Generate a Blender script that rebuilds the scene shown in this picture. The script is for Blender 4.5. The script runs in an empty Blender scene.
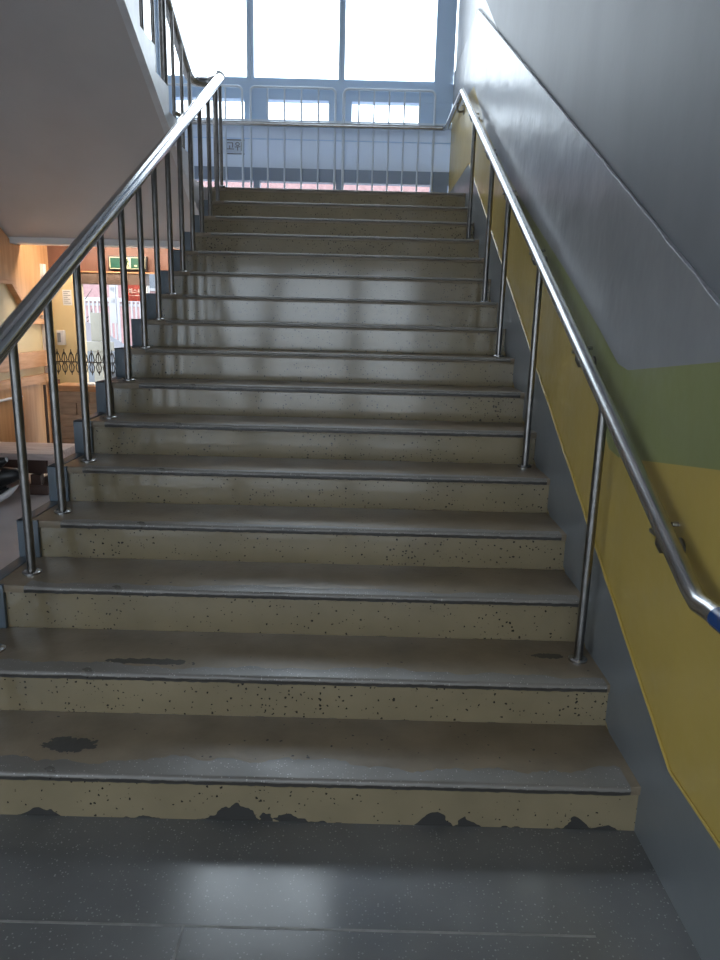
import bpy, bmesh, math, random
from mathutils import Vector, Matrix
random.seed(4)
S = bpy.context.scene
COL = S.collection
H, T, W = 0.165, 0.32446, 2.332          # riser, tread, flight width
SL = H / T
N = 16
LZ = N * H                                # landing level
LY = (N - 1) * T                          # landing edge

# ------------------------------------------------------------------ materials
def mat(name, col, rough=.5, metal=0., var=0., vscale=4., bump=0., bscale=30., stretch=(1, 1, 1), spec=.5,
        coat=0., col2=None, trans=0.):
    m = bpy.data.materials.new(name); m.use_nodes = True
    nt = m.node_tree; b = nt.nodes['Principled BSDF']
    b.inputs['Roughness'].default_value = rough; b.inputs['Metallic'].default_value = metal
    b.inputs['Specular IOR Level'].default_value = spec
    b.inputs['Coat Weight'].default_value = coat
    b.inputs['Base Color'].default_value = (*col, 1)
    m.diffuse_color = (*col, 1)
    if var or bump:
        tc = nt.nodes.new('ShaderNodeTexCoord'); mp = nt.nodes.new('ShaderNodeMapping')
        mp.inputs['Scale'].default_value = stretch
        nt.links.new(tc.outputs['Object'], mp.inputs[0])
    if var:
        n = nt.nodes.new('ShaderNodeTexNoise'); n.inputs['Scale'].default_value = vscale
        n.inputs['Detail'].default_value = 5; nt.links.new(mp.outputs[0], n.inputs[0])
        mx = nt.nodes.new('ShaderNodeMix'); mx.data_type = 'RGBA'
        c2 = col2 or tuple(c * (1 - var) for c in col)
        mx.inputs[6].default_value = (*col, 1); mx.inputs[7].default_value = (*c2, 1)
        rp = nt.nodes.new('ShaderNodeMapRange'); rp.inputs[1].default_value = .35; rp.inputs[2].default_value = .7
        nt.links.new(n.outputs[0], rp.inputs[0]); nt.links.new(rp.outputs[0], mx.inputs[0])
        nt.links.new(mx.outputs[2], b.inputs['Base Color'])
    if bump:
        n = nt.nodes.new('ShaderNodeTexNoise'); n.inputs['Scale'].default_value = bscale
        n.inputs['Detail'].default_value = 4; nt.links.new(mp.outputs[0], n.inputs[0])
        bp = nt.nodes.new('ShaderNodeBump'); bp.inputs['Strength'].default_value = bump
        bp.inputs['Distance'].default_value = .02
        nt.links.new(n.outputs[0], bp.inputs['Height']); nt.links.new(bp.outputs[0], b.inputs['Normal'])
    return m

def speckle(m, dark, size, amount, zmax=None):
    """chips: voronoi cells whose random value passes a threshold, small dots"""
    nt = m.node_tree; b = nt.nodes['Principled BSDF']
    tc = nt.nodes.new('ShaderNodeTexCoord')
    dn = nt.nodes.new('ShaderNodeTexNoise'); dn.inputs['Scale'].default_value = 90
    ds = nt.nodes.new('ShaderNodeVectorMath'); ds.operation = 'MULTIPLY_ADD'
    ds.inputs[1].default_value = (.012, .012, .012)
    nt.links.new(tc.outputs['Object'], dn.inputs[0]); nt.links.new(dn.outputs['Color'], ds.inputs[0])
    nt.links.new(tc.outputs['Object'], ds.inputs[2])
    v = nt.nodes.new('ShaderNodeTexVoronoi'); v.inputs['Scale'].default_value = size
    nt.links.new(ds.outputs[0], v.inputs[0])
    sep = nt.nodes.new('ShaderNodeSeparateColor'); nt.links.new(v.outputs['Color'], sep.inputs[0])
    r = nt.nodes.new('ShaderNodeMath'); r.operation = 'MULTIPLY_ADD'      # radius grows with the cell's random value
    r.inputs[1].default_value = .62; r.inputs[2].default_value = -.62 * (1 - amount)
    nt.links.new(sep.outputs[0], r.inputs[0])
    # density changes over large patches
    pn = nt.nodes.new('ShaderNodeTexNoise'); pn.inputs['Scale'].default_value = 2.2
    nt.links.new(tc.outputs['Object'], pn.inputs[0])
    pm = nt.nodes.new('ShaderNodeMath'); pm.operation = 'MULTIPLY_ADD'
    pm.inputs[1].default_value = .5; pm.inputs[2].default_value = -.24
    nt.links.new(pn.outputs[0], pm.inputs[0])
    ad = nt.nodes.new('ShaderNodeMath'); ad.operation = 'ADD'
    nt.links.new(r.outputs[0], ad.inputs[0]); nt.links.new(pm.outputs[0], ad.inputs[1])
    lt = nt.nodes.new('ShaderNodeMath'); lt.operation = 'LESS_THAN'
    nt.links.new(v.outputs['Distance'], lt.inputs[0]); nt.links.new(ad.outputs[0], lt.inputs[1])
    mx = nt.nodes.new('ShaderNodeMix'); mx.data_type = 'RGBA'
    src = b.inputs['Base Color']
    if src.links:
        nt.links.new(src.links[0].from_socket, mx.inputs[6])
    else:
        mx.inputs[6].default_value = src.default_value
    mx.inputs[7].default_value = (*dark, 1)
    nt.links.new(lt.outputs[0], mx.inputs[0]); nt.links.new(mx.outputs[2], b.inputs['Base Color'])
    return m

def blotch(m, dark, axis, edge, amp, scale, above=False, rough=None, offset=(0, 0, 0)):
    """a worn band with a ragged edge: everything below (or above) edge + noise*amp on one axis"""
    nt = m.node_tree; b = nt.nodes['Principled BSDF']
    tc = nt.nodes.new('ShaderNodeTexCoord'); sp = nt.nodes.new('ShaderNodeSeparateXYZ')
    nt.links.new(tc.outputs['Object'], sp.inputs[0])
    mp = nt.nodes.new('ShaderNodeMapping'); mp.inputs['Location'].default_value = offset
    nt.links.new(tc.outputs['Object'], mp.inputs[0])
    n = nt.nodes.new('ShaderNodeTexNoise'); n.inputs['Scale'].default_value = scale; n.inputs['Detail'].default_value = 4
    nt.links.new(mp.outputs[0], n.inputs[0])
    ma = nt.nodes.new('ShaderNodeMath'); ma.operation = 'MULTIPLY_ADD'
    ma.inputs[1].default_value = amp; ma.inputs[2].default_value = edge - amp * .5
    nt.links.new(n.outputs[0], ma.inputs[0])
    lt = nt.nodes.new('ShaderNodeMath'); lt.operation = 'GREATER_THAN' if above else 'LESS_THAN'
    nt.links.new(sp.outputs[axis], lt.inputs[0]); nt.links.new(ma.outputs[0], lt.inputs[1])
    mx = nt.nodes.new('ShaderNodeMix'); mx.data_type = 'RGBA'
    src = b.inputs['Base Color']
    if src.links: nt.links.new(src.links[0].from_socket, mx.inputs[6])
    else: mx.inputs[6].default_value = src.default_value
    mx.inputs[7].default_value = (*dark, 1)
    nt.links.new(lt.outputs[0], mx.inputs[0]); nt.links.new(mx.outputs[2], b.inputs['Base Color'])
    return m

def spot(m, dark, cx, cy, rx, ry, scale=14, amp=.8):
    """one worn patch: an ellipse in object x, y with a ragged edge"""
    nt = m.node_tree; b = nt.nodes['Principled BSDF']
    tc = nt.nodes.new('ShaderNodeTexCoord')
    mp = nt.nodes.new('ShaderNodeMapping'); mp.vector_type = 'TEXTURE'
    mp.inputs['Location'].default_value = (cx, cy, 0); mp.inputs['Scale'].default_value = (rx, ry, 100)
    nt.links.new(tc.outputs['Object'], mp.inputs[0])
    ln = nt.nodes.new('ShaderNodeVectorMath'); ln.operation = 'LENGTH'; nt.links.new(mp.outputs[0], ln.inputs[0])
    n = nt.nodes.new('ShaderNodeTexNoise'); n.inputs['Scale'].default_value = scale; n.inputs['Detail'].default_value = 6
    nt.links.new(tc.outputs['Object'], n.inputs[0])
    ma = nt.nodes.new('ShaderNodeMath'); ma.operation = 'MULTIPLY_ADD'
    ma.inputs[1].default_value = amp; ma.inputs[2].default_value = -amp * .5
    nt.links.new(n.outputs[0], ma.inputs[0])
    ad = nt.nodes.new('ShaderNodeMath'); ad.operation = 'ADD'
    nt.links.new(ln.outputs['Value'], ad.inputs[0]); nt.links.new(ma.outputs[0], ad.inputs[1])
    lt = nt.nodes.new('ShaderNodeMath'); lt.operation = 'LESS_THAN'; lt.inputs[1].default_value = 1
    nt.links.new(ad.outputs[0], lt.inputs[0])
    mx = nt.nodes.new('ShaderNodeMix'); mx.data_type = 'RGBA'
    src = b.inputs['Base Color']
    if src.links: nt.links.new(src.links[0].from_socket, mx.inputs[6])
    else: mx.inputs[6].default_value = src.default_value
    mx.inputs[7].default_value = (*dark, 1)
    nt.links.new(lt.outputs[0], mx.inputs[0]); nt.links.new(mx.outputs[2], b.inputs['Base Color'])
    return m

def glass(name, tint, refl=.06):
    m = bpy.data.materials.new(name); m.use_nodes = True; nt = m.node_tree; nt.nodes.clear()
    o = nt.nodes.new('ShaderNodeOutputMaterial'); t = nt.nodes.new('ShaderNodeBsdfTransparent')
    g = nt.nodes.new('ShaderNodeBsdfGlossy'); x = nt.nodes.new('ShaderNodeMixShader')
    t.inputs[0].default_value = (*tint, 1); g.inputs['Roughness'].default_value = .02
    x.inputs[0].default_value = refl
    nt.links.new(t.outputs[0], x.inputs[1]); nt.links.new(g.outputs[0], x.inputs[2]); nt.links.new(x.outputs[0], o.inputs[0])
    return m

def terrazzo(name, base, fleck, scale, frac, rough):
    m = mat(name, base, rough, var=.35, vscale=2.0, spec=.6)
    nt = m.node_tree; b = nt.nodes['Principled BSDF']
    tc = nt.nodes.new('ShaderNodeTexCoord')
    v = nt.nodes.new('ShaderNodeTexVoronoi'); v.inputs['Scale'].default_value = scale
    nt.links.new(tc.outputs['Object'], v.inputs[0])
    sep = nt.nodes.new('ShaderNodeSeparateColor'); nt.links.new(v.outputs['Color'], sep.inputs[0])
    r = nt.nodes.new('ShaderNodeMath'); r.operation = 'MULTIPLY_ADD'
    r.inputs[1].default_value = .6; r.inputs[2].default_value = -.6 * (1 - frac)
    nt.links.new(sep.outputs[0], r.inputs[0])
    lt = nt.nodes.new('ShaderNodeMath'); lt.operation = 'LESS_THAN'
    nt.links.new(v.outputs['Distance'], lt.inputs[0]); nt.links.new(r.outputs[0], lt.inputs[1])
    mx = nt.nodes.new('ShaderNodeMix'); mx.data_type = 'RGBA'
    nt.links.new(b.inputs['Base Color'].links[0].from_socket, mx.inputs[6]); mx.inputs[7].default_value = (*fleck, 1)
    nt.links.new(lt.outputs[0], mx.inputs[0]); nt.links.new(mx.outputs[2], b.inputs['Base Color'])
    n = nt.nodes.new('ShaderNodeTexNoise'); n.inputs['Scale'].default_value = 3; n.inputs['Detail'].default_value = 6
    nt.links.new(tc.outputs['Object'], n.inputs[0])
    mr = nt.nodes.new('ShaderNodeMapRange'); mr.inputs[1].default_value = .3; mr.inputs[2].default_value = .7
    mr.inputs[3].default_value = rough * .8; mr.inputs[4].default_value = rough * 1.5
    nt.links.new(n.outputs[0], mr.inputs[0]); nt.links.new(mr.outputs[0], b.inputs['Roughness'])
    return m

M = {}
WS = dict(rough=.30, bump=.9, bscale=3.4, stretch=(1, .65, .6), var=.14, vscale=3.2)
M['wall_grey'] = mat('grey gloss paint', (.29, .293, .30), **WS)
M['wall_yellow'] = mat('yellow gloss paint', (.52, .375, .095), **WS)
M['wall_green'] = mat('olive green gloss paint', (.27, .29, .12), **WS)
M['wall_matt'] = mat('grey satin paint', (.20, .203, .215), .5, var=.14, vscale=3.2, bump=.30, bscale=3.0, stretch=(1, .7, .5), spec=.3)
M['dado'] = mat('dark grey gloss paint', (.165, .174, .178), .35, bump=.1, bscale=6)
M['ledge'] = mat('chipped paint ridge', (.36, .36, .38), .3, bump=.5, bscale=60)
RC = (.275, .222, .135)
M['riser'] = speckle(mat('cream riser paint', RC, .11, var=.16, vscale=5, bump=.012, bscale=14, spec=.85), (.035, .03, .024), 74, .52)
blotch(M['riser'], (.06, .05, .038), 2, -.001, .022, 16)
M['riser_low'] = speckle(mat('cream riser paint, peeled foot', RC, .16, var=.16, vscale=5, bump=.012, bscale=14, spec=.7), (.035, .03, .024), 74, .42)
blotch(M['riser_low'], (.052, .05, .047), 2, .000, .32, 4.6, offset=(3.1, 0, 0))
M['tread'] = speckle(mat('worn brown tread', (.285, .222, .15), .36, var=.3, vscale=6, bump=.06, bscale=40), (.05, .042, .035), 42, .26)
M['tread_worn'] = speckle(mat('worn brown tread with bare patch', (.285, .222, .15), .36, var=.3, vscale=6, bump=.06, bscale=40), (.05, .042, .035), 42, .26)
spot(M['tread_worn'], (.065, .06, .055), -1.81, .145, .085, .040, 42, 1.3)
M['tread_mark'] = speckle(mat('worn brown tread with scuffs', (.285, .222, .15), .36, var=.3, vscale=6, bump=.06, bscale=40), (.05, .042, .035), 42, .26)
spot(M['tread_mark'], (.055, .045, .035), -.17, .53, .06, .02, 60, 1.3)
spot(M['tread_mark'], (.07, .06, .05), -1.62, .41, .16, .02, 40, 1.5)
M['nosing'] = terrazzo('bare terrazzo nosing', (.235, .215, .19), (.44, .42, .38), 130, .5, .3)
blotch(M['nosing'], (.05, .045, .04), 2, -.012, .012, 25)
M['nosing_upper'] = terrazzo('bare terrazzo nosing, less worn', (.26, .24, .21), (.44, .42, .38), 130, .5, .2)
M['band'] = mat('blue grey edge paint', (.13, .16, .19), .4, var=.2, bump=.05)
M['concrete'] = mat('concrete', (.25, .24, .23), .7, var=.2, bump=.1)
M['steel'] = mat('stainless steel', (.52, .52, .52), .25, 1., var=.2, vscale=12)
M['steel_mirror'] = mat('polished steel', (.50, .50, .50), .13, 1.)
M['steel_dark'] = mat('dull stainless steel', (.27, .257, .245), .3, 1., var=.25, vscale=20)
M['floor'] = terrazzo('dark terrazzo', (.185, .185, .18), (.31, .31, .30), 120, .55, .15)
M['seam'] = mat('pale joint strip', (.30, .29, .27), .4, var=.4, vscale=20)
M['tile'] = mat('grey lobby tile', (.62, .59, .60), .35, var=.15, vscale=1.5, stretch=(.4, 2, 1))
M['soffit'] = mat('matt grey soffit paint', (.64, .61, .60), .5, var=.08, vscale=2, bump=.04)
M['cheek'] = mat('pale cheek paint', (.80, .81, .83), .3, var=.12, vscale=8, bump=.12, bscale=14)
M['frame'] = mat('pale blue aluminium', (.52, .68, .88), .35)
M['frame_dark'] = mat('dark aluminium', (.26, .32, .42), .35)
M['panel'] = mat('white spandrel panel', (.72, .80, .90), .45)
pn_ = M['panel'].node_tree; tl = pn_.nodes.new('ShaderNodeBsdfTranslucent'); tl.inputs[0].default_value = (.8, .88, 1, 1)
mxs = pn_.nodes.new('ShaderNodeMixShader'); mxs.inputs[0].default_value = .2  # translucency added so the panel glows, imitating window glare
po = [n for n in pn_.nodes if n.type == 'OUTPUT_MATERIAL'][0]
pn_.links.new(pn_.nodes['Principled BSDF'].outputs[0], mxs.inputs[1]); pn_.links.new(tl.outputs[0], mxs.inputs[2]); pn_.links.new(mxs.outputs[0], po.inputs[0])
M['white'] = mat('white paint', (.82, .81, .80), .4)
M['guard'] = mat('pale painted steel', (.66, .74, .84), .3, .1)
M['glass'] = glass('clear glass', (.97, .98, .98), .05)
M['glass_tint'] = glass('tinted glass', (.80, .81, .82), .05)
M['orange'] = mat('orange paint', (.15, .062, .038), .5, var=.15)
M['brown'] = mat('brown lintel', (.12, .08, .06), .5, var=.15)
M['lobby_yellow'] = mat('pale yellow paint', (.66, .52, .28), .5, var=.08)
M['wood'] = mat('varnished plywood', (.60, .34, .165), .4, var=.35, vscale=3, stretch=(8, 8, .8), col2=(.48, .25, .105))
M['plank'] = mat('pine plank', (.66, .37, .19), .45, var=.3, vscale=4, stretch=(1, 1, 9), col2=(.5, .24, .1))
M['bench'] = mat('weathered timber', (.72, .60, .56), .5, var=.3, vscale=5, stretch=(1, 9, 6), col2=(.5, .38, .34))
M['bench_dark'] = mat('dark timber', (.11, .06, .045), .5, var=.3, vscale=6)
M['timber'] = mat('brown timber blocks', (.52, .36, .24), .55, var=.3, vscale=7, stretch=(1, 1, 5))
M['black'] = mat('black plastic', (.012, .012, .013), .35)
M['iron'] = mat('black iron', (.03, .026, .022), .45)
M['green_sign'] = mat('green sign face', (.012, .075, .05), .3)
M['cream'] = mat('cream print', (.62, .56, .36), .5)
M['red'] = mat('red sign face', (.26, .05, .04), .4)
M['paper'] = mat('white paper', (.75, .74, .71), .6)
M['ink'] = mat('grey ink', (.22, .22, .23), .6)
M['blue'] = mat('blue tape', (.01, .055, .19), .2)
M['brick'] = mat('pink red brick', (.34, .20, .20), .8, var=.25, vscale=9)
M['bwin'] = mat('far window glass', (.10, .11, .13), .1)
M['asphalt'] = mat('asphalt', (.34, .33, .32), .8, var=.2)
M['paving'] = mat('pale concrete paving', (.74, .73, .72), .8, var=.06)
M['fence'] = mat('grey white fence paint', (.36, .35, .36), .5)
M['stone'] = mat('pale stone', (.20, .185, .15), .6)
M['lamp'] = mat('added lamp tube', (1, 1, 1), .5)  # emissive tube of the added lobby fill lamp
M['lamp'].node_tree.nodes['Principled BSDF'].inputs['Emission Color'].default_value = (1, .86, .70, 1)
M['lamp'].node_tree.nodes['Principled BSDF'].inputs['Emission Strength'].default_value = 45
M['car'] = mat('grey car paint', (.10, .11, .125), .3, .0)
M['bark'] = mat('bark', (.08, .06, .05), .8)

# ------------------------------------------------------------------ geometry helpers
class MB:
    def __init__(s): s.bm = bmesh.new(); s.mi = 0
    def box(s, a, b, bev=0):
        x0, y0, z0 = (min(a[i], b[i]) for i in range(3)); x1, y1, z1 = (max(a[i], b[i]) for i in range(3))
        c = [(x0, y0, z0), (x1, y0, z0), (x1, y1, z0), (x0, y1, z0), (x0, y0, z1), (x1, y0, z1), (x1, y1, z1), (x0, y1, z1)]
        v = [s.bm.verts.new(p) for p in c]
        f = [s.bm.faces.new([v[i] for i in q]) for q in ((3, 2, 1, 0), (4, 5, 6, 7), (0, 1, 5, 4), (1, 2, 6, 5), (2, 3, 7, 6), (3, 0, 4, 7))]
        for k in f: k.material_index = s.mi
        if bev:
            es = list({e for k in f for e in k.edges})
            r = bmesh.ops.bevel(s.bm, geom=es, offset=bev, segments=2, affect='EDGES', profile=.6)
            for k in r['faces']: k.material_index = s.mi
        return s
    def prism(s, pts, axis, a, b, bev=0):
        """closed polygon pts (2D, in the two other axes in xyz order) swept along axis from a to b"""
        def P(p, t):
            l = list(p); l.insert(axis, t); return tuple(l)
        v0 = [s.bm.verts.new(P(p, a)) for p in pts]; v1 = [s.bm.verts.new(P(p, b)) for p in pts]
        n = len(pts); fs = [s.bm.faces.new(v0), s.bm.faces.new(v1[::-1])]
        for i in range(n): fs.append(s.bm.faces.new((v0[i], v1[i], v1[(i + 1) % n], v0[(i + 1) % n])))
        for k in fs: k.material_index = s.mi
        bmesh.ops.recalc_face_normals(s.bm, faces=fs)
        if bev:
            es = list({e for k in fs for e in k.edges})
            bmesh.ops.bevel(s.bm, geom=es, offset=bev, segments=2, affect='EDGES')
        return s
    def tube(s, pts, r, seg=16, cap=True, radii=None):
        pts = [Vector(p) for p in pts]; rings = []
        n = len(pts); up = None
        for i, p in enumerate(pts):
            d = (pts[min(i + 1, n - 1)] - pts[max(i - 1, 0)])
            if 0 < i < n - 1:
                d = (pts[i + 1] - p).normalized() + (p - pts[i - 1]).normalized()
            d.normalize()
            if up is None:
                up = d.orthogonal().normalized()
            up = (up - d * up.dot(d)).normalized()
            sd = d.cross(up)
            k = 1.0
            if 0 < i < n - 1:
                k = 1 / max(.5, (pts[i + 1] - p).normalized().dot(d))
            rr = radii[i] if radii else r
            rings.append([s.bm.verts.new(p + (up * math.cos(a) + sd * math.sin(a)) * rr * (k ** .5))
                          for a in (2 * math.pi * j / seg for j in range(seg))])
        for i in range(n - 1):
            for j in range(seg):
                f = s.bm.faces.new((rings[i][j], rings[i][(j + 1) % seg], rings[i + 1][(j + 1) % seg], rings[i + 1][j]))
                f.material_index = s.mi
        if cap:
            for rg in (rings[0][::-1], rings[-1]):
                f = s.bm.faces.new(rg); f.material_index = s.mi
        return s
    def poly(s, pts, depth=None):
        f = s.bm.faces.new([s.bm.verts.new(p) for p in pts]); f.material_index = s.mi
        return s
    def build(s, name, m, parent=None, kind=None, smooth=True, loc=None):
        me = bpy.data.meshes.new(name)
        bmesh.ops.remove_doubles(s.bm, verts=s.bm.verts[:], dist=1e-6)
        bmesh.ops.recalc_face_normals(s.bm, faces=s.bm.faces[:])
        o = bpy.data.objects.new(name, me); COL.objects.link(o)
        base = Vector((0, 0, 0))
        if loc is not None: base = Vector(loc)
        elif parent is not None: base = wloc(parent)
        if base.length: bmesh.ops.translate(s.bm, verts=s.bm.verts[:], vec=-base)
        s.bm.to_mesh(me); s.bm.free()
        for x in (m if isinstance(m, (list, tuple)) else [m]): me.materials.append(x)
        if smooth:
            for p in me.polygons: p.use_smooth = True
            me.set_sharp_from_angle(angle=math.radians(35))
        if parent is not None:
            o.parent = parent; o.location = base - wloc(parent)
        else: o.location = base
        if kind: o['kind'] = kind
        return o

def wloc(o):
    v = Vector(o.location)
    while o.parent: o = o.parent; v += Vector(o.location)
    return v

def bx(name, a, b, m, parent=None, kind=None, bev=0, **k): return MB().box(a, b, bev).build(name, m, parent, kind, **k)
def tag(o, label, cat, group=None):
    o['label'] = label; o['category'] = cat
    if group: o['group'] = group
    return o
def thing(name, label, cat, loc=(0, 0, 0), group=None, kind=None):
    o = bpy.data.objects.new(name, None); COL.objects.link(o); o.location = loc; o.empty_display_size = .1
    if kind: o['kind'] = kind
    else: tag(o, label, cat, group)
    return o
def copy_part(o, parent, off=(0, 0, 0)):
    c = o.copy(); COL.objects.link(c); c.parent = parent
    c.location = Vector(o.location) + Vector(off)
    for ch in list(o.children): copy_part(ch, c)
    return c
def arc(c, r, a0, a1, n, plane):
    out = []
    for i in range(n + 1):
        a = a0 + (a1 - a0) * i / n
        out.append(Vector(c) + Vector(plane[0]) * r * math.cos(a) + Vector(plane[1]) * r * math.sin(a))
    return out
def text_mesh(body, size, name, m, parent, loc, rotx=math.pi / 2, rotz=0.0, sx=1.0):
    cu = bpy.data.curves.new(name + '_curve', 'FONT'); cu.body = body; cu.size = size; cu.extrude = .002
    cu.align_x = 'CENTER'; cu.align_y = 'CENTER'
    to = bpy.data.objects.new(name + '_tmp', cu); COL.objects.link(to)
    bpy.context.view_layer.update()
    dg = bpy.context.evaluated_depsgraph_get()
    me = bpy.data.meshes.new_from_object(to.evaluated_get(dg))
    bpy.data.objects.remove(to)
    me.transform(Matrix.Rotation(rotz, 4, 'Z') @ Matrix.Rotation(rotx, 4, 'X') @ Matrix.Diagonal((sx, 1, 1, 1)))
    me.materials.clear(); me.materials.append(m)
    o = bpy.data.objects.new(name, me); COL.objects.link(o)
    o.parent = parent; o.location = Vector(loc) - wloc(parent)
    return o

# ------------------------------------------------------------------ the setting
XL, YB, YF, TOP = -4.25, -4.5, 6.4, 7.9
DW = 5.8                                               # lobby door wall
bx('floor', (XL, YB - .3, -.2), (0, 0.3, 0), M['floor'], kind='structure')
bx('floor_lobby', (XL, 0.3, -.2), (-W + .4, 6.2, -.0005), M['tile'], kind='structure')
# joint strips in the terrazzo
s = MB(); s.box((-2.6, -.385, -.01), (-.25, -.378, .0012)); s.box((-1.315, -1.3, -.01), (-1.308, -.385, .0012))
s.build('trim_1', M['seam'], kind='structure')

# right wall: facets of one surface, one paint each
XR = .35
def dado_z(y): return .323 if y < -.15 else (.323 + (y + .15) * .5165 if y < 4.78 else 2.87)
def ledge_z(y): return 1.58 + (y + .079) * .5165 if y < 4.78 else 4.08
g = MB()
yF, y0 = YF, YB
yb0 = y0
def lz(y): return max(ledge_z(y), .35)
GT = [(-.107, 1.45), (.50, 1.385), (.60, 1.40), (.827, 1.511), (1.383, 1.762), (2.18, 2.098), (3.022, 2.486), (3.9, 2.93)]   # grey / green
GB = [(3.9, 2.93), (3.022, 2.44), (1.722, 1.711), (1.0, 1.38), (.80, 1.26), (.60, 1.10), (.50, 1.088), (-.181, 1.191), (-1.2, 1.33)]     # green / yellow
yR = -1.2
def wl(pts, mi):
    g.mi = mi
    g.poly([(0, y, z) for y, z in pts])
# yellow below, from the front of the hall to the landing
yel = [(yR, 0.0), (YF, 0.0), (YF, 3.62), (4.75, 3.48), (3.9, 2.93)] + GB[1:-1] + [(yR, GB[-1][1])]
wl(yel, 1)
wl([(yR, GB[-1][1])] + GB[-2:0:-1] + GT[::-1] + [(yR, 1.57)], 2)
grey = [(yR, 1.57)] + GT + [(4.75, 3.48), (YF, 3.62), (YF, 4.08), (4.78, 4.08)]
low = ledge_z(yR)
grey2 = grey + [(-.0, ledge_z(0))]
wl(grey + [(yR + 1.08, ledge_z(yR + 1.08))], 0)
wl([(YB, 0), (yR, 0), (yR, 1.57), (yR + 1.08, ledge_z(yR + 1.08)), (YB, ledge_z(yR + 1.08))], 0)
wr = g.build('wall_right', [M['wall_grey'], M['wall_yellow'], M['wall_green']], kind='structure', smooth=False)
# upper wall, set back a finger's width behind the ledge
REC = .014
up = MB()
up.prism([(YB, ledge_z(-.12) - .02), (-.12, ledge_z(-.12) - .02), (4.78, 4.05), (YF, 4.05), (YF, TOP), (YB, TOP)], 0, REC, XR)
up.mi = 1
up.poly([(REC - .0008, y_, z_) for y_, z_ in ((3.55, ledge_z(3.55) - .03), (4.78, 4.05), (YF, 4.05), (YF, 5.32))])
up.build('wall_right_upper', [M['wall_matt'], M['wall_grey']], kind='structure', smooth=False)
# ledge ridge
pts = []
y = -.12
while y < 4.78:
    pts.append((random.uniform(-.003, .003), y, ledge_z(y) + random.uniform(-.003, .003))); y += .07
led = MB()
led.tube([(a*.6, b, c) for a, b, c in pts] + [(0, 4.78, 4.08)] + [(random.uniform(-.002, .002), yy, 4.08 + random.uniform(-.002, .002)) for yy in (5, 5.3, 5.6, 5.9, 6.2, 6.39)], .0025, 6)
led.prism([(-.12, ledge_z(-.12) - .03), (4.78, 4.05), (YF, 4.05), (YF, 4.078), (4.78, 4.078), (-.12, ledge_z(-.12) - .002)], 0, .001, REC + .002)
led.build('trim_2', M['ledge'], kind='structure')
# skirting band in dark grey
sk = MB()
sk.prism([(YB, 0), (0.02, 0), (0.02, .02), (LY + .02, LZ - .1), (YF, LZ - .1), (YF, 2.86), (5.3, 2.86), (4.78, 2.87), (-.15, .323), (YB, .323)], 0, -.006, .004)
sk.build('trim_3', M['dado'], kind='structure', smooth=False)
# thick yellow paint edge along the band
pe = MB(); yy = -.15; P_ = [(-.004, YB, .326), (-.004, -.17, .326)]
while yy < 4.78:
    P_.append((-.004, yy, dado_z(yy) + .004 + random.uniform(-.003, .003))); yy += .07
pe.tube(P_ + [(-.004, 4.78, 2.872), (-.004, 5.3, 2.864)], .005, 6)
pe.build('trim_4', M['wall_yellow'], kind='structure')

wlf = MB(); WY0, WY1, WZ0, WZ1 = -4.1, -2.2, .4, 2.5
wlf.box((XL - .2, YB, 0), (XL, WY0, TOP)); wlf.box((XL - .2, WY1, -.1), (XL, 4.0, TOP))
wlf.box((XL - .2, WY0, 0), (XL, WY1, WZ0)); wlf.box((XL - .2, WY0, WZ1), (XL, WY1, TOP))
wlf.build('wall_left', M['soffit'], kind='structure', smooth=False)
def side_window(name, a, b, axis, m):
    '''framed glazing in a wall: a, b are opposite corners, axis the wall normal'''
    c = [(a[i] + b[i]) / 2 for i in range(3)]
    wn = thing(name, '', '', c, kind='structure')
    o = 1 if axis == 0 else 0
    fr = MB(); n = 3
    for i in range(n + 1):
        t = a[o] + (b[o] - a[o]) * i / n
        p, q_ = list(a), list(b); p[o], q_[o] = t - .03, t + .03
        if i == 0: p[o] = a[o]
        if i == n: q_[o] = b[o]
        fr.box(p, q_)
    for z in (a[2], b[2] - .06):
        p, q_ = list(a), list(b); p[2], q_[2] = z, z + .06
        fr.box(p, q_)
    fr.build('window_frame', M['frame'], wn)
    for i in range(n):
        p, q_ = list(a), list(b)
        p[o] = a[o] + (b[o] - a[o]) * i / n + .031; q_[o] = a[o] + (b[o] - a[o]) * (i + 1) / n - .031
        p[2] += .061; q_[2] -= .061
        p[axis] = c[axis] - .003; q_[axis] = c[axis] + .003
        bx('pane', p, q_, m, wn)
side_window('window_6', (XL - .15, WY0, WZ0), (XL - .05, WY1, WZ1), 0, M['glass'])  # unseen window added in the left wall for fill light
bx('wall_left_upper', (XL - .2, 4.0, LZ), (XL, YF, TOP), M['soffit'], kind='structure')
bx('ceiling', (XL, YB, TOP), (XR, YF + .2, TOP + .2), M['soffit'], kind='structure')
bx('ceiling_hall', (XL, YB, 5.1), (0, -2.4, 5.3), M['soffit'], kind='structure')

# landing slab with the beam under it
lan = MB(); lan.box((XL, LY + .02, 2.44), (0, YF, LZ - .002)); lan.box((XL, 5.0, 2.34), (-W + .02, YF, 2.45)); lan.box((XL, 5.03, 2.18), (-W + .02, 5.2, 2.35))
lan.build('floor_landing', M['soffit'], kind='structure', smooth=False)

bx('trim_7', (XL, 5.025, 2.128), (-W + .02, 5.21, 2.182), M['white'], kind='structure')
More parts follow.
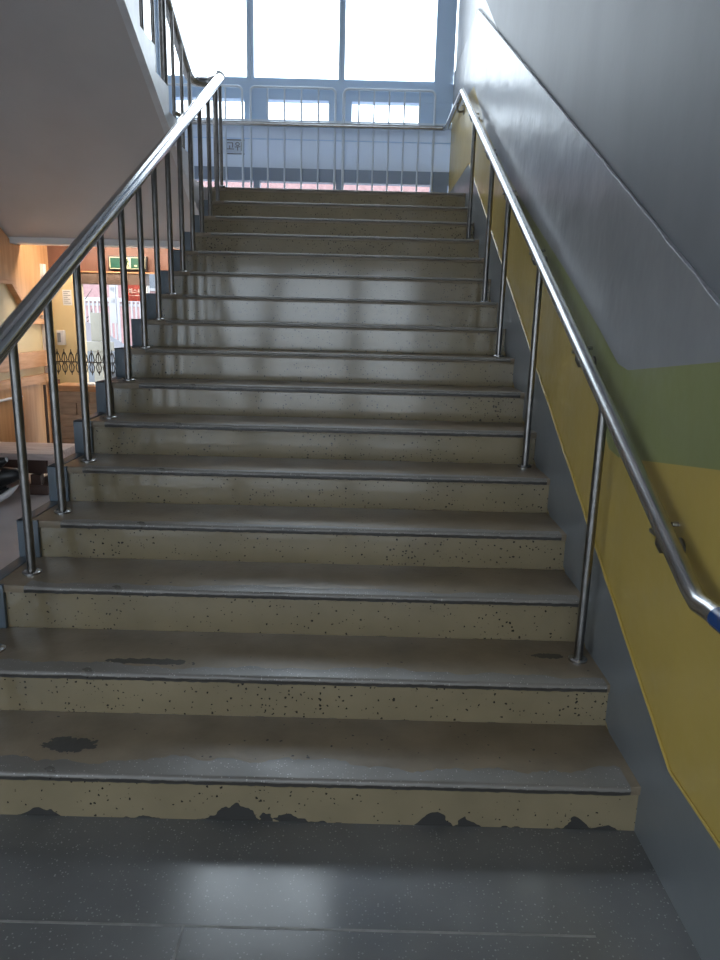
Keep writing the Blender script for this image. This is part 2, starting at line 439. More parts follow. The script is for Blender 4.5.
# window wall above the landing
def zrow(name, z0, z1, m, d0=YF, d1=YF + .12, parent=None): return bx(name, (XL, d0, z0), (0, d1, z1), m, parent, kind=None)
wf = thing('wall_front', '', '', (0, YF, LZ), kind='structure')
zrow('spandrel', 3.10, 3.53, M['panel'], YF, YF + .10, wf)
m_ = MB(); m_.box((XL, YF - .004, 3.385), (0, YF + .01, 3.395)); m_.build('panel_joint', M['frame'], wf)
zrow('sill', 3.53, 3.575, M['guard'], YF - .05, YF + .12, wf)
zrow('rail', 2.965, 3.10, M['frame_dark'], YF, YF + .12, wf)
zrow('transom', 3.785, 3.975, M['frame'], YF, YF + .12, wf)
bx('bottom_sill', (XL, YF, 2.2), (0, YF + .15, LZ + .03), M['frame_dark'], wf)
zrow('upper_transom', 5.55, 5.68, M['frame'], YF, YF + .12, wf)
bx('lintel', (XL, YF, 7.35), (0, YF + .2, TOP), M['wall_grey'], wf)
cen = [-.10, -1.205, -2.115, -3.12, -4.15]
for i, c in enumerate(cen):
    w_ = .125
    a, b = (c - w_, c + w_)
    if i == 0: a, b = -.345, 0
    bx('column', (max(a, XL), YF + .005, 3.575), (b, YF + .115, 3.785), M['frame'], wf)
    bx('column_foot', (max(c - .035, XL) if i else -.20, YF + .005, LZ + .03), (c + .035 if i else 0, YF + .115, 2.965), M['frame_dark'], wf)
mul = [-.0, -1.197, -2.172, -3.147, -4.122]
edges = [(-1.165, -.205), (-2.135, -1.23), (-3.11, -2.21), (-4.085, -3.185)]
for i, (a, b) in enumerate(edges):
    wn = thing('window_%d' % (i + 1), '', '', ((a + b) / 2, YF, 3.98), kind='structure')
    fr = MB()
    for z0, z1 in ((3.975, 5.55), (5.68, 7.35)):
        fr.box((a - .035, YF + .01, z0), (a, YF + .11, z1)); fr.box((b, YF + .01, z0), (b + (.205 if i == 0 else .035), YF + .11, z1))
        fr.box((a, YF + .03, z0), (b, YF + .09, z0 + .03)); fr.box((a, YF + .03, z1 - .03), (b, YF + .09, z1))
    fr.build('window_frame', M['frame'], wn)
    if i == 0: bx('reflection_block_panel', (a + .001, YF + .07, 5.70), (b - .001, YF + .085, 7.325), M['panel'], wn)  # unseen opaque panel added to darken the right of the floor reflection
    for z0, z1 in ((4.005, 5.52), (5.71, 7.32), (3.575, 3.785), (LZ + .03, 2.965)):
        bx('pane', (a + .002, YF + .055, z0 + .002), (b - .002, YF + .061, z1 - .002), M['glass'], wn)

# wall with the entrance under the landing
wd = thing('wall_lobby', '', '', (-3.3, DW, 0), kind='structure')
bx('orange_beam', (XL, DW, 1.925), (-W + .02, DW + .15, 2.345), M['orange'], wd)
bx('yellow_pier', (XL, DW, 0), (-3.89, DW + .06, 1.925), M['lobby_yellow'], wd)
d1 = thing('door_1', '', '', (-3.3, DW, 0), kind='structure')
bx('lintel', (-3.89, DW - .01, 1.80), (-3.20, DW + .12, 1.925), M['brown'], d1)
bx('lintel_edge', (-3.89, DW - .03, 1.918), (-3.0, DW - .012, 1.93), M['plank'], d1)
bx('mullion', (-3.225, DW + .02, 0), (-3.195, DW + .1, 1.80), M['white'], d1)
bx('pane', (-3.195, DW + .05, 0.05), (-W - .02, DW + .056, 1.92), M['glass'], d1)
# glazed entrance behind the camera
wb = thing('wall_back', '', '', (-2, YB, 0), kind='structure')
bx('upper_wall', (XL, YB - .2, 2.4), (0, YB, 5.7), M['soffit'], wb)
bx('head_wall', (XL, YB - .2, 7.5), (0, YB, TOP), M['soffit'], wb)
side_window('window_5', (XL, YB - .15, 5.7), (0, YB - .05, 7.5), 1, M['glass'])  # unseen upper window added to light the upper steps and window frames
d2 = thing('door_2', '', '', (-2, YB, 0), kind='structure')
fr = MB()
for x0, x1 in ((XL, -3.95), (-2.60, -2.36), (-1.15, -.93), (-.06, 0)): fr.box((x0, YB - .1, 0), (x1, YB, 2.4))
fr.box((XL, YB - .1, 2.3), (0, YB - .002, 2.4)); fr.box((XL, YB - .1, 0), (0, YB - .002, .1))
fr.build('door_frame', M['frame_dark'], d2)
for a, b in ((-3.95, -2.60), (-2.36, -1.15), (-.93, -.06)):
    bx('pane', (a + .001, YB - .06, .101), (b - .001, YB - .05, 2.299), M['glass_tint'], d2)

# side wall of the lobby: yellow paint under timber cladding
wl_ = thing('wall_lobby_side', '', '', (XL, 4.9, 0), kind='structure')
bx('yellow_wall', (XL - .2, 4.0, -.1), (XL, YF, LZ), M['lobby_yellow'], wl_)
b_ = MB(); b_.prism([(4.0, 2.33), (4.70, 2.33), (5.0, 2.16), (5.0, 2.12), (5.215, 2.12), (5.215, 2.33), (5.8, 2.33), (5.8, 1.47), (5.17, 1.47), (5.17, 1.55), (4.93, 1.76), (4.0, 1.76)], 0, XL, XL + .03)
b_.build('cladding', M['wood'], wl_, smooth=False)
b_ = MB(); b_.prism([(5.20, 1.44), (5.20, 1.56), (4.94, 1.79), (4.0, 1.79), (4.0, 1.75), (4.92, 1.75), (5.14, 1.55), (5.14, 1.44)], 0, XL, XL + .06)
b_.build('edge_board', M['plank'], wl_, smooth=False)
bx('plank', (XL, 5.3, 1.38), (XL + .05, 5.60, 1.43), M['plank'], wl_)
bx('plank', (XL, 4.0, .955), (XL + .05, 5.60, 1.11), M['plank'], wl_)
bx('plank', (XL, 4.0, .79), (XL + .05, 5.60, .875), M['plank'], wl_)
bx('cladding', (XL, 4.0, 0), (XL + .03, 5.60, .79), M['wood'], wl_)
tr = MB(); tr.box((XL + .0, 5.60, .80), (XL + .065, 5.66, 1.98)); tr.build('trim_5', M['white'], kind='structure')
tr = MB(); tr.box((XL + .0, 5.60, 0), (XL + .11, 5.70, .80)); tr.build('trim_6', M['orange'], kind='structure')

# ------------------------------------------------------------------ the lower staircase
st = thing('staircase', 'wide flight of speckled cream steps with worn brown treads climbing to the window landing', 'stairs', (-W / 2, 0, 0))
prof = [(0.03, 0)]
for k in range(1, N + 1):
    prof += [((k - 1) * T + .03, k * H - .03)] if k == 1 else [((k - 1) * T + .03, (k - 1) * H - .03), ((k - 1) * T + .03, k * H - .03)]
prof += [(DW, LZ - .03), (DW, 0)]
MB().prism(prof, 0, -W + .004, -.004).build('body', M['concrete'], st, smooth=False)
zoff = {1: -.004, 2: -.008, 3: .003}
for k in range(1, N + 1):
    yk, zk = (k - 1) * T, k * H + zoff.get(k, 0)
    zb = (k - 1) * H + zoff.get(k - 1, 0)
    r_ = MB().box((-W + .002, yk + .010, zb - (.012 if k > 1 else 0)), (-.002, yk + .032, zk - .028))
    org = (-W / 2, yk, zb)
    r_.build('riser', M['riser_low'] if k == 1 else M['riser'], st, loc=(0, yk - k * 1.37 if k > 1 else yk, zb))
    tm = {1: 'tread_worn', 2: 'tread_mark'}.get(k, 'tread')
    yend = yk + T + .012 if k < N else YF - .02
    t_ = MB().box((-W + .002, yk + .002, zk - .03), (-.002, yend, zk), .003)
    t_.build('tread', M[tm], st, loc=(0, 0, zk) if k < 3 else (k * 1.7, 0, zk))
    # bare nosing strip: ragged back edge, rounded front
    nb = MB()
    n = 150; xa, xb = (-W + .15 + random.uniform(0, .09), -.012 - random.uniform(0, .03))
    if k in (1, 2): xa = -W + .04
    dep = {1: .075, 2: .06, 3: .05}.get(k, .035); ph = [random.uniform(0, 6) for _ in range(4)]
    fr_, bk_ = [], []
    for i in range(n + 1):
        x = xa + (xb - xa) * i / n
        d = dep * (1 + .22 * math.sin(x * 5 + ph[0]) + .16 * math.sin(x * 13 + ph[1]) + .10 * math.sin(x * 37 + ph[2]) + random.uniform(-.09, .09))
        fr_.append((x, random.uniform(-.0012, .0012))); bk_.append((x, d))
    prof_rows = []
    for (x, j), (_, d) in zip(fr_, bk_):
        R = .011
        row = [(x, yk + d, zk + .0012)]
        for q in range(7):
            a_ = math.radians(90 - 15 * q)
            row.append((x, yk + .003 + j * .5 - R * math.cos(a_), zk + .0016 + j * .3 - R + R * math.sin(a_)))
        lowz = .025 if k < 8 else .015
        row += [(x, yk - .006 + j, zk - lowz + j), (x, yk + .02, zk - .026)]
        prof_rows.append([nb.bm.verts.new(p) for p in row])
    for A, B in zip(prof_rows, prof_rows[1:]):
        for i in range(len(A) - 1): nb.bm.faces.new((A[i], A[i + 1], B[i + 1], B[i]))
    nb.build('nosing', M['nosing'] if k < 8 else M['nosing_upper'], st, loc=(0, yk, zk))
    # painted end band
    if k < N:
        eb = MB()
        eb.box((-W - .004, yk - .006, zb), (-W + .085, yk + .012, zk + .003), .002)
        eb.box((-W - .004, yk - .006, zk - .004), (-W + .05, yk + T - .004, zk + .003), .002)
        eb.build('edge_band', M['band'], st)

# ------------------------------------------------------------------ upper flight
UX, UY = -2.36, 3.765 + 2 * T
us = thing('staircase', 'upper flight seen from below, grey sloping soffit and pale cheek', 'stairs', ((XL + UX) / 2, UY, LZ))
NS = 16
top = []
for k in range(NS):
    top += [(UY - k * T, LZ + k * H), (UY - k * T, LZ + (k + 1) * H)]
yE, zE = UY - NS * T, LZ + NS * H
top += [(yE, zE)]
sof = lambda y: 2.84 - .52 * (y - 3.77)
low_ = [(yE, sof(yE)), (5.03, sof(5.03)), (5.03, LZ - .01), (UY, LZ - .01)]
MB().prism(top + low_, 0, XL + .001, UX - .05).build('body', M['soffit'], us, smooth=False)
# cheek on the open side, with the stepped top
ck = MB(); ck.prism([(a, b + (.0)) for a, b in top] + [(yE, sof(yE) - .002), (4.95, sof(4.95) - .002), (4.95, LZ), (UY, LZ)], 0, UX - .05, UX)
ck.build('cheek', M['cheek'], us, smooth=False)

# ------------------------------------------------------------------ railings
def flange(mb, p, r, h=.012): mb.tube([(p[0], p[1], p[2]), (p[0], p[1], p[2] + h * .6), (p[0], p[1], p[2] + h)], r, 20, radii=[r, r, r * .8])
# left rail of the lower flight
LX = -2.2
lr = thing('stair_railing', 'stainless railing with thick tube handrail on the open left side of the lower flight', 'railing', (LX, 0, 0))
def rz(y): return H + y * SL + .885
MB().tube([(LX, -.9, rz(-.9)), (LX, 4.86, rz(4.86))], .040, 28).build('handrail', M['steel_mirror'], lr)
pb = None
for k in range(1, N):
    y = (k - 1) * T + .14; z = k * H + zoff.get(k, 0)
    b_ = MB().tube([(LX, y, z - .004), (LX, y, rz(y) - .03)], .0175, 14).build('baluster', M['steel_dark'], lr)
    f = MB(); flange(f, (LX, y, z), .036); f.build('flange', M['steel'], b_)
y = LY + .05
b_ = MB().tube([(LX, y - .05, LZ - .004), (LX, y - .05, rz(4.80) - .02)], .0155, 14).build('baluster', M['steel_dark'], lr)
f = MB(); flange(f, (LX, y - .05, LZ), .036); f.build('flange', M['steel'], b_)

# rail of the upper flight, with the turn at the landing
UXR = UX - .09
ur = thing('stair_railing', 'pale railing of the upper flight turning at the landing', 'railing', (UXR, UY, LZ))
def uz(y): return 3.52 + (4.75 - y) * SL
turn = [(UXR, -.4, uz(-.4)), (UXR, 4.66, uz(4.66)), (UXR, 4.75, 3.525), (UXR + .01, 4.82, 3.505), (UXR + .05, 4.88, 3.50), (UXR + .14, 4.92, 3.505), (LX - .02, 4.90, 3.53), (LX + .01, 4.87, 3.56)]
MB().tube(turn, .041, 20).build('handrail', M['steel'], ur)
y = 4.70
while y > 1.2:
    k = max(0, math.ceil((UY - y) / T)); z = LZ + k * H
    thick = abs(y - 3.92) < .1
    MB().tube([(UXR + .02, y, z - .004), (UXR + .02, y, uz(y) - .02)], .026 if thick else .014, 12).build('newel' if thick else 'baluster', M['steel_dark'], ur)
    y -= .26
MB().tube([(UX + .10, 4.93, LZ - .004), (UX + .10, 4.93, 3.49)], .018, 14).build('newel', M['steel_dark'], ur)
MB().tube([(UX + .01, 3.85, 2.99), (UX + .04, 3.92, 2.985), (UX + .09, 3.98, 2.98), (UX + .13, 3.98, 2.99)], .016, 10).build('bracket', M['steel_dark'], ur)

# right rail: down the wall side, level along the landing, on across the window
RX = -.066
rr = thing('side_railing', 'stainless handrail on posts along the painted right wall', 'railing', (RX, 0, 0))
def qz(y): return .889 + (y + .287) * (3.509 - .889) / (5.0 + .287)
RP = [(RX, -1.3, .905), (RX, -.36, .893), (RX, -.30, .888), (RX, -.25, .905), (RX, 4.96, qz(4.96)), (RX, 5.0, 3.507), (RX, 5.04, 3.513), (RX, 6.24, 3.513), (RX - .03, 6.28, 3.513), (-3.4, 6.28, 3.513)]
MB().tube(RP, .025, 20).build('handrail', M['steel'], rr)
MB().tube([(RX, -1.2, .9055), (RX, -.395, .8935)], .0265, 20).build('tape', M['blue'], rr)['label'] = 'blue tape wrapped around the rail end'
for k, dy in ((2, .18), (5, .27), (8, .2), (10, .2), (13, .2)):
    y = (k - 1) * T + dy; z = k * H + zoff.get(k, 0)
    b_ = MB().tube([(RX, y, z - .004), (RX, y, qz(y) - .015)], .0165, 14).build('post', M['steel_dark'], rr)
    f = MB(); flange(f, (RX, y, z), .034); f.build('flange', M['steel'], b_)
for y in (-.045, .85, 1.73, 2.56, 3.37, 4.34, 5.35):
    z = qz(y) if y < 5 else 3.513
    b_ = MB()
    b_.tube([(RX, y, z - .02), (RX, y + .004, z - .055), (RX + .012, y + .008, z - .075), (RX + .035, y + .01, z - .075), (.002, y + .01, z - .07)], .010, 10)
    b_.box((RX - .016, y - .035, z - .034), (RX + .016, y + .04, z - .02), .004)
    w_ = b_.build('bracket', M['steel_dark'], rr)
    f = MB(); f.tube([(.003, y + .01, z - .07), (-.006, y + .01, z - .07)], .03, 18); f.build('wall_plate', M['steel_dark'], w_)
    f = MB(); f.tube([(.002, y + .045, z - .012), (-.018, y + .045, z - .012)], .007, 10); f.build('screw', M['steel'], w_)

# guard panels in front of the landing window
GY = 6.33
def guard(x0, x1, n, label):
    t = thing('window_guard', label, 'guard rail', ((x0 + x1) / 2, GY, LZ), 'white guard panels at the landing window')
    zt = 3.885; r = .05
    hoop = [(x0, GY, LZ + .0005), (x0, GY, zt - r)] + [tuple(p) for p in arc((x0 + r, GY, zt - r), r, math.pi, math.pi / 2, 5, ((1, 0, 0), (0, 0, 1)))] + \
           [tuple(p) for p in arc((x1 - r, GY, zt - r), r, math.pi / 2, 0, 5, ((1, 0, 0), (0, 0, 1)))] + [(x1, GY, LZ + .0005)]
    MB().tube(hoop, .013, 12).build('hoop', M['guard'], t)
    MB().tube([(x0, GY, LZ + .06), (x1, GY, LZ + .06)], .009, 8).build('bottom_rail', M['guard'], t)
    for i in range(1, n):
        x = x0 + (x1 - x0) * i / n
        MB().tube([(x, GY, LZ + .06), (x, GY, zt)], .0095, 10).build('baluster', M['guard'], t)
guard(-1.165, -.195, 6, 'pale hooped window guard panel nearest the yellow right wall')
guard(-2.16, -1.255, 5, 'pale hooped window guard panel in the middle of the landing window')
guard(-3.15, -2.25, 5, 'pale hooped window guard panel behind the top of the left handrail')

# plate on the spandrel
pl = thing('sign_plate', 'small outlined plate with faint characters on the white panel under the window', 'sign', (-2.39, YF, 3.30))
bx('plate', (-2.54, YF - .012, 3.23), (-2.24, YF - .002, 3.37), M['panel'], pl)
q = MB()
for a, b in (((-2.55, 3.225), (-2.53, 3.375)), ((-2.44, 3.225), (-2.24, 3.235)), ((-2.44, 3.365), (-2.24, 3.375)), ((-2.55, 3.225), (-2.51, 3.235))):
    q.box((a[0], YF - .018, a[1]), (b[0], YF - .012, b[1]))
q.build('border', M['ink'], pl)
try:
    text_mesh('고위', .10, 'lettering', M['ink'], pl, (-2.35, YF - .013, 3.30))
except Exception as e: print('text', e)

# ------------------------------------------------------------------ lobby things
ex = thing('exit_sign', 'green emergency exit sign with running figure on the orange beam', 'sign', (-3.37, DW, 2.02))
bx('housing', (-3.57, DW - .05, 1.945), (-3.17, DW - .001, 2.09), M['black'], ex, bev=.006)
q = MB()
for a, b in (((-3.555, 2.070), (-3.185, 2.076)), ((-3.555, 1.959), (-3.185, 1.965)), ((-3.555, 1.959), (-3.549, 2.076)), ((-3.191, 1.959), (-3.185, 2.076))):
    q.box((a[0], DW - .056, a[1]), (b[0], DW - .05, b[1]))
q.build('border', M['cream'], ex)
bx('face', (-3.549, DW - .053, 1.965), (-3.191, DW - .049, 2.070), M['green_sign'], ex)
q = MB()
q.box((-3.405, DW - .056, 1.967), (-3.335, DW - .053, 2.068))
q.build('doorway', M['cream'], ex)
q = MB(); yq = DW - .058
q.tube([(-3.368, yq, 2.056), (-3.368, yq, 2.045)], .008, 10)
q.tube([(-3.370, yq, 2.040), (-3.376, yq, 2.012)], .008, 8)
q.tube([(-3.374, yq, 2.012), (-3.358, yq, 1.996), (-3.366, yq, 1.975)], .005, 8)
q.tube([(-3.376, yq, 2.012), (-3.384, yq, 1.992), (-3.398, yq, 1.985)], .005, 8)
q.tube([(-3.370, yq, 2.037), (-3.354, yq, 2.026), (-3.346, yq, 2.034)], .004, 8)
q.tube([(-3.371, yq, 2.037), (-3.388, yq, 2.030), (-3.392, yq, 2.018)], .004, 8)
q.build('figure', M['green_sign'], ex)
bx('arrow', (-3.30, DW - .055, 1.985), (-3.27, DW - .052, 2.0), M['cream'], ex)

no = thing('paper_notice', 'white paper notice taped to the pale yellow pier beside the entrance', 'notice', (-4.05, DW, 1.65))
bx('sheet', (-4.09, DW - .004, 1.575), (-3.995, DW + .001, 1.735), M['paper'], no)
q = MB()
for i in range(7): q.box((-4.08, DW - .006, 1.715 - i * .02), (-4.08 + random.uniform(.04, .075), DW - .004, 1.721 - i * .02))
q.build('print', M['ink'], no)
ic = thing('intercom', 'grey wall unit on the yellow pier left of the entrance', 'intercom', (-4.12, DW, 1.25))
bx('casing', (-4.165, DW - .05, 1.16), (-4.085, DW + .001, 1.315), M['soffit'], ic, bev=.008)
bx('button_plate', (-4.155, DW - .055, 1.19), (-4.12, DW - .05, 1.29), M['ink'], ic)

# iron scroll panel standing behind the stacked blocks
sc = thing('scroll_fence', 'low black wrought iron scroll fence behind the stacked timber blocks', 'fence', (-3.7, 5.55, .85))
XA, XB = -4.12, -3.05
q = MB(); q.tube([(XA, 5.55, 1.0), (XB, 5.55, 1.0)], .006, 8); q.build('rail', M['iron'], sc)
nS = 15
for i in range(nS):
    cx = XA + (i + .5) * (XB - XA) / nS
    q = MB()
    for sg in (-1, 1):
        q.tube([(cx, 5.55, 1.105), (cx + sg * .018, 5.55, 1.07), (cx + sg * .028, 5.55, 1.02), (cx + sg * .012, 5.55, .985), (cx + sg * .026, 5.55, .95), (cx + sg * .018, 5.55, .91), (cx, 5.55, .885)], .006, 6)
    q.tube([(cx, 5.55, 1.13), (cx, 5.55, .865)], .005, 6)
    q.build('scroll', M['iron'], sc)
for x in (XA, XB):
    MB().tube([(x, 5.55, 0), (x, 5.55, 1.1)], .012, 8).build('post', M['iron'], sc)

# stack of timber blocks
zs = 0.0; rows = [.14, .12, .125, .115, .12, .115, .06]
order = ['bottom', 'second', 'third', 'fourth', 'fifth', 'sixth', 'top']
for r, hh in enumerate(rows):
    xs = [-3.99, -3.62, -3.30, -2.95] if r % 2 else [-3.99, -3.76, -3.42, -2.95]
    if r == 6: xs = [-3.99, -3.45, -2.95]
    for i in range(len(xs) - 1):
        xo = random.uniform(-.012, .012)
        o = bx('timber_block', (xs[i] + .004 + xo * .2, 5.14 + random.uniform(0, .015), zs), (xs[i + 1] - .004, 5.46, zs + hh - .002), M['timber'] if r < 6 else M['plank'], bev=.004, loc=(xs[i], 5.14, zs))
        nm = ['left', 'middle', 'right'][i] if len(xs) == 4 else ['left', 'right'][i]
        tag(o, '%s brown timber block in the %s layer of the stack before the entrance' % (nm, order[r]), 'timber', 'timber blocks stacked before the entrance')
    zs += hh
tag(MB().tube([(-4.02, 5.05, 0.0), (-4.04, 5.10, .80)], .014, 10).build('pole', M['brown'], loc=(-4.02, 5.05, 0)), 'thin brown pole leaning at the left end of the timber stack', 'pole')
pp = thing('loose_papers', 'white papers lying on top of the timber stack', 'papers', (-3.5, 5.3, zs))
for i, (x, w_) in enumerate(((-3.55, .16), (-3.74, .2))):
    bx('sheet', (x, 5.2, zs + .001), (x + w_, 5.42, zs + .012 + .008 * (1 - i)), M['paper'], pp)

# batten lamp added out of sight to brighten the lobby
cl = thing('added_ceiling_lamp', 'added batten lamp hidden behind the beam to brighten the lobby', 'lamp', (-3.4, 5.29, 2.34))
bx('housing', (-4.0, 5.24, 2.30), (-2.8, 5.34, 2.34), M['white'], cl)
bx('tube', (-3.98, 5.26, 2.275), (-2.82, 5.32, 2.299), M['lamp'], cl)
# timber bench
be = thing('bench', 'low weathered timber bench with plank top on the lobby floor left of the steps', 'bench', (-3.9, 4.2, 0))
for i in range(3):
    y0_ = 3.93 + i * .175
    bx('plank', (-4.22, y0_, .285), (-3.485 + .01 * (i % 2), y0_ + .169, .34), M['bench'], be, bev=.004)
bx('apron', (-4.20, 3.96, .165), (-3.565, 4.0, .283), M['bench_dark'], be)
bx('apron', (-4.20, 4.40, .165), (-3.565, 4.44, .283), M['bench_dark'], be)
bx('cross_beam', (-3.56, 3.99, .20), (-3.50, 4.44, .284), M['bench'], be)
for x in (-3.62, -4.14):
    bx('leg', (x - .055, 3.90, .08), (x + .03, 3.96, .165), M['bench_dark'], be)
    bx('leg', (x - .055, 4.42, .08), (x + .03, 4.48, .165), M['bench_dark'], be)
    bx('foot', (x - .08, 3.86, 0), (x + .10, 4.50, .08), M['bench_dark'], be, bev=.006)

# scooter at the very edge of the picture
so = thing('scooter', 'black scooter with white tipped mudguard parked by the bench at the left edge', 'scooter', (-3.95, 3.55, 0))
q = MB(); rw = .15; c = Vector((-3.84, 3.52, rw))
q.tube(arc(c, rw - .035, 0, 2 * math.pi, 24, ((1, 0, 0), (0, 0, 1))), .035, 10, cap=False); q.build('wheel', M['black'], so)
q = MB(); q.tube([(-3.84, 3.46, rw), (-3.84, 3.58, rw)], .05, 14); q.build('hub', M['steel_dark'], so)
q = MB(); q.tube([(-3.90, 3.45, .032), (-3.80, 3.45, .045), (-3.72, 3.45, .075), (-3.64, 3.45, .12), (-3.585, 3.45, .165), (-3.556, 3.45, .19)], .03, 12, radii=[.028, .030, .032, .026, .014, .003]); q.build('mudguard_tip', M['white'], so)['label'] = 'white glossy mudguard tip'
q = MB(); q.tube([(-3.80, 3.435, .10), (-3.70, 3.435, .125), (-3.63, 3.435, .165)], .012, 10, radii=[.014, .016, .006]); q.build('mudguard_stripe', M['black'], so)
q = MB(); q.tube([(-4.1, 3.54, .16), (-3.90, 3.52, .20), (-3.72, 3.52, .235), (-3.60, 3.52, .255), (-3.56, 3.52, .25)], .07, 14, radii=[.08, .085, .08, .05, .02]); q.build('body', M['black'], so)
q = MB(); q.tube([(-3.95, 3.54, .22), (-3.78, 3.54, .33), (-3.68, 3.54, .37)], .05, 12, radii=[.09, .06, .02]); q.build('front_shield', M['black'], so)
q = MB(); q.tube([(-3.74, 3.45, .315), (-3.685, 3.45, .295)], .009, 8); q.build('lever', M['steel'], so)
# white pipe on the cladding
tag(MB().tube([(-4.205, 4.15, .705), (-4.205, 4.95, .70)], .013, 12).build('grab_bar', M['white'], loc=(-4.205, 4.5, .7)), 'short white bar on the timber cladding of the lobby wall', 'bar')

# ------------------------------------------------------------------ outside the entrance
bx('ground', (-40, 5.96, -.3), (30, 60, -.05), M['asphalt'], kind='structure')
bx('ground_entrance', (-40, -40, -.3), (30, YB - .31, -.05), M['paving'], kind='structure')
sg = thing('hanging_sign', 'red hanging sign with white characters under the entrance lintel', 'sign', (-3.3, 5.9, 1.7))
bx('panel', (-3.395, DW - .03, 1.635), (-3.225, DW - .015, 1.80), M['red'], sg)
try: text_mesh('회스위', .052, 'lettering', M['paper'], sg, (-3.31, DW - .032, 1.735))
except Exception as e: print('text', e)
bx('underline', (-3.37, DW - .033, 1.69), (-3.25, DW - .03, 1.694), M['paper'], sg)

nb_ = thing('notice_stand', 'pale notice board on a pedestal standing just outside the entrance', 'notice board', (-4.4, 7.6, -.05))
bx('board', (-4.50, 7.6, 1.13), (-4.26, 7.64, 1.50), M['stone'], nb_, bev=.004)
bx('base_block', (-4.56, 7.55, 1.0), (-4.24, 7.72, 1.125), M['stone'], nb_, bev=.01)
bx('pedestal', (-4.48, 7.58, -.05), (-4.30, 7.70, 1.0), M['stone'], nb_)

bb = thing('brick_building', 'pinkish red brick building across the road outside', 'building', (-8, 17, -.05))
bx('wall', (-16, 17, -.05), (2, 25, 5.3), M['brick'], bb)
for i in range(6):
    x = -12 + i * 2.4
    f = bx('window', (x, 16.94, 2.05), (x + 1.3, 17.0, 2.9), M['fence'], bb)
    bx('pane', (x + .1, 16.92, 2.12), (x + 1.2, 16.95, 2.82), M['bwin'], f)
bx('ledge', (-16, 16.9, 1.75), (2, 17.0, 1.85), M['fence'], bb)

fe = thing('picket_fence', 'white metal picket fence along the road outside', 'fence', (-6.5, 13, -.05))
for z in (.75, 1.62): bx('rail', (-9, 13, z), (-3.5, 13.04, z + .05), M['fence'], fe)
for i in range(62):
    x = -8.95 + i * .088
    bx('picket', (x, 12.97, -.05), (x + .03, 13.0, 1.74), M['fence'], fe)

ca = thing('car', 'grey saloon car parked beyond the notice board outside', 'car', (-6.0, 10.2, -.05))
pr = [(-8.0, .2), (-7.98, .75), (-7.6, .85), (-7.0, 1.32), (-5.9, 1.34), (-5.2, .93), (-4.2, .84), (-4.05, .5), (-4.05, .2)]
MB().prism(pr, 1, 9.4, 11.1, .05).build('body', M['car'], ca)
pr2 = [(-7.45, .88), (-6.95, 1.26), (-5.95, 1.27), (-5.4, .93)]
MB().prism(pr2, 1, 9.38, 9.42).build('side_window', M['bwin'], ca)
for x in (-7.3, -4.8):
    for y in (9.42, 10.95):
        MB().tube([(x, y - .09, .27), (x, y + .09, .27)], .32, 20).build('wheel', M['black'], ca)

bn = thing('banner_pole', 'tall white banner post with dark lettering outside the entrance', 'banner', (-5.3, 11.5, -.05))
bx('banner', (-5.60, 11.5, 1.3), (-5.49, 11.53, 2.75), M['fence'], bn)
try:
    for i, ch in enumerate('초등학교'):
        text_mesh(ch, .10, 'lettering', M['ink'], bn, (-5.545, 11.49, 2.3 - i * .2))
except Exception as e: print('text', e)
MB().tube([(-5.47, 11.52, -.05), (-5.47, 11.52, 3.0)], .02, 10).build('post', M['fence'], bn)

tr_ = thing('bare_tree', 'small bare tree behind the picket fence outside', 'tree', (-7.3, 14.2, -.05))
q = MB(); q.tube([(-7.3, 14.2, -.05), (-7.28, 14.2, 1.2), (-7.2, 14.2, 2.2)], .05, 8, radii=[.06, .045, .03]); q.build('trunk', M['bark'], tr_)
q = MB()
for i in range(16):
    z = 1.1 + i * .1; a = random.uniform(0, 6.28); L = random.uniform(.35, .7)
    p0 = Vector((-7.28, 14.2, z)); p1 = p0 + Vector((math.cos(a) * L * .5, math.sin(a) * L * .4, .2)); p2 = p1 + Vector((math.cos(a + .4) * L * .5, math.sin(a) * L * .3, .28))
    q.tube([p0, p1, p2], .012, 5, radii=[.016, .011, .004])
q.build('branches', M['bark'], tr_)

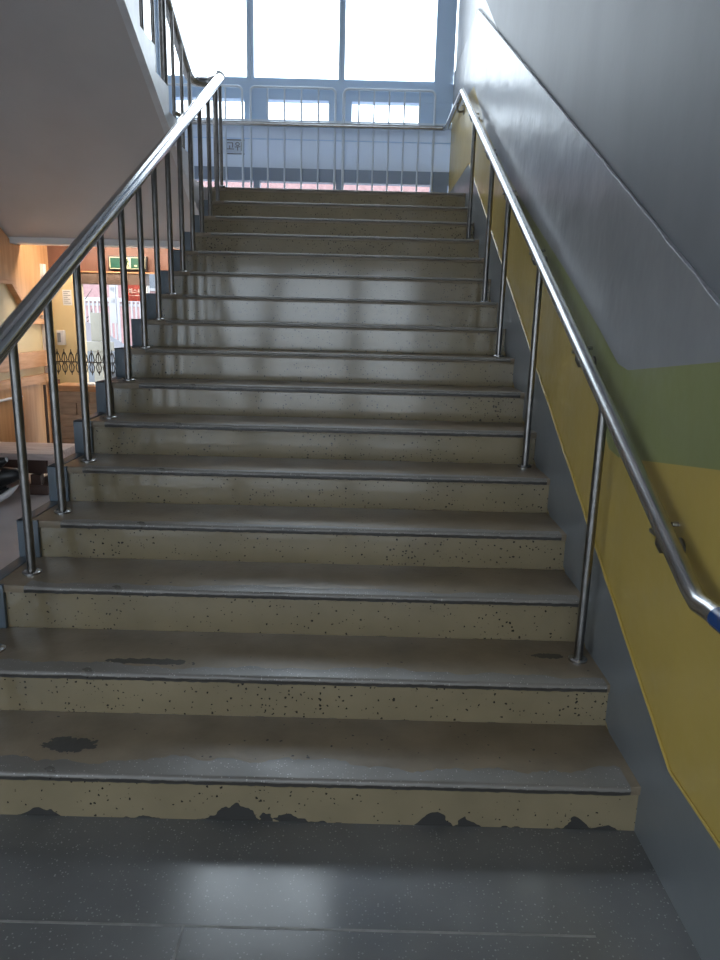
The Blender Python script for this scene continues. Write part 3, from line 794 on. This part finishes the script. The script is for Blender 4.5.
# ------------------------------------------------------------------ light
w = bpy.data.worlds.new('overcast sky'); S.world = w; w.use_nodes = True
nt = w.node_tree; bg = nt.nodes['Background']
bg.inputs[0].default_value = (.80, .90, 1.0, 1); bg.inputs[1].default_value = 4.0
def portal(name, loc, rot, sx, sy):
    l = bpy.data.lights.new(name, 'AREA'); l.shape = 'RECTANGLE'; l.size = sx; l.size_y = sy; l.cycles.is_portal = True
    o = bpy.data.objects.new(name, l); COL.objects.link(o); o.location = loc; o.rotation_euler = rot
portal('window_portal', (-2.1, YF + .2, 5.0), (-math.pi / 2, 0, 0), 4.2, 4.8)
portal('entrance_portal', (-2.1, YB - .25, 1.2), (math.pi / 2, 0, 0), 4.2, 2.4)
portal('side_portal', (XL - .25, -3.15, 1.45), (0, -math.pi / 2, 0), 2.2, 2.0)
portal('upper_portal', (-2.1, YB - .25, 6.6), (math.pi / 2, 0, 0), 4.2, 1.9)
portal('door_portal', (-3.1, DW + .3, 1.0), (-math.pi / 2, 0, 0), 1.6, 2.0)

# ------------------------------------------------------------------ camera
cx, cy, cz, yaw, pit, rol, f = -0.88535, -1.88105, 1.53834, 0.00071, -0.22856, 0.02543, 703.32
cd = bpy.data.cameras.new('camera'); co = bpy.data.objects.new('camera', cd); COL.objects.link(co)
cd.sensor_fit = 'VERTICAL'; cd.sensor_height = 24; cd.lens = f / 960 * 24; cd.clip_start = .02
fw = Vector((-math.sin(yaw) * math.cos(pit), math.cos(yaw) * math.cos(pit), math.sin(pit)))
r0 = Vector((math.cos(yaw), math.sin(yaw), 0)); u0 = r0.cross(fw)
rt = r0 * math.cos(rol) + u0 * math.sin(rol); uu = -r0 * math.sin(rol) + u0 * math.cos(rol)
mw = Matrix(((rt.x, uu.x, -fw.x, cx), (rt.y, uu.y, -fw.y, cy), (rt.z, uu.z, -fw.z, cz), (0, 0, 0, 1)))
co.matrix_world = mw
S.camera = co
S.view_settings.view_transform = 'Standard'; S.view_settings.look = 'None'
S.view_settings.exposure = 0.62; S.view_settings.gamma = 1.0; S.view_settings.use_curve_mapping = False
S.cycles.use_denoising = True
S.cycles.max_bounces = 10; S.cycles.diffuse_bounces = 6; S.cycles.transparent_max_bounces = 16
S.cycles.sample_clamp_indirect = 8
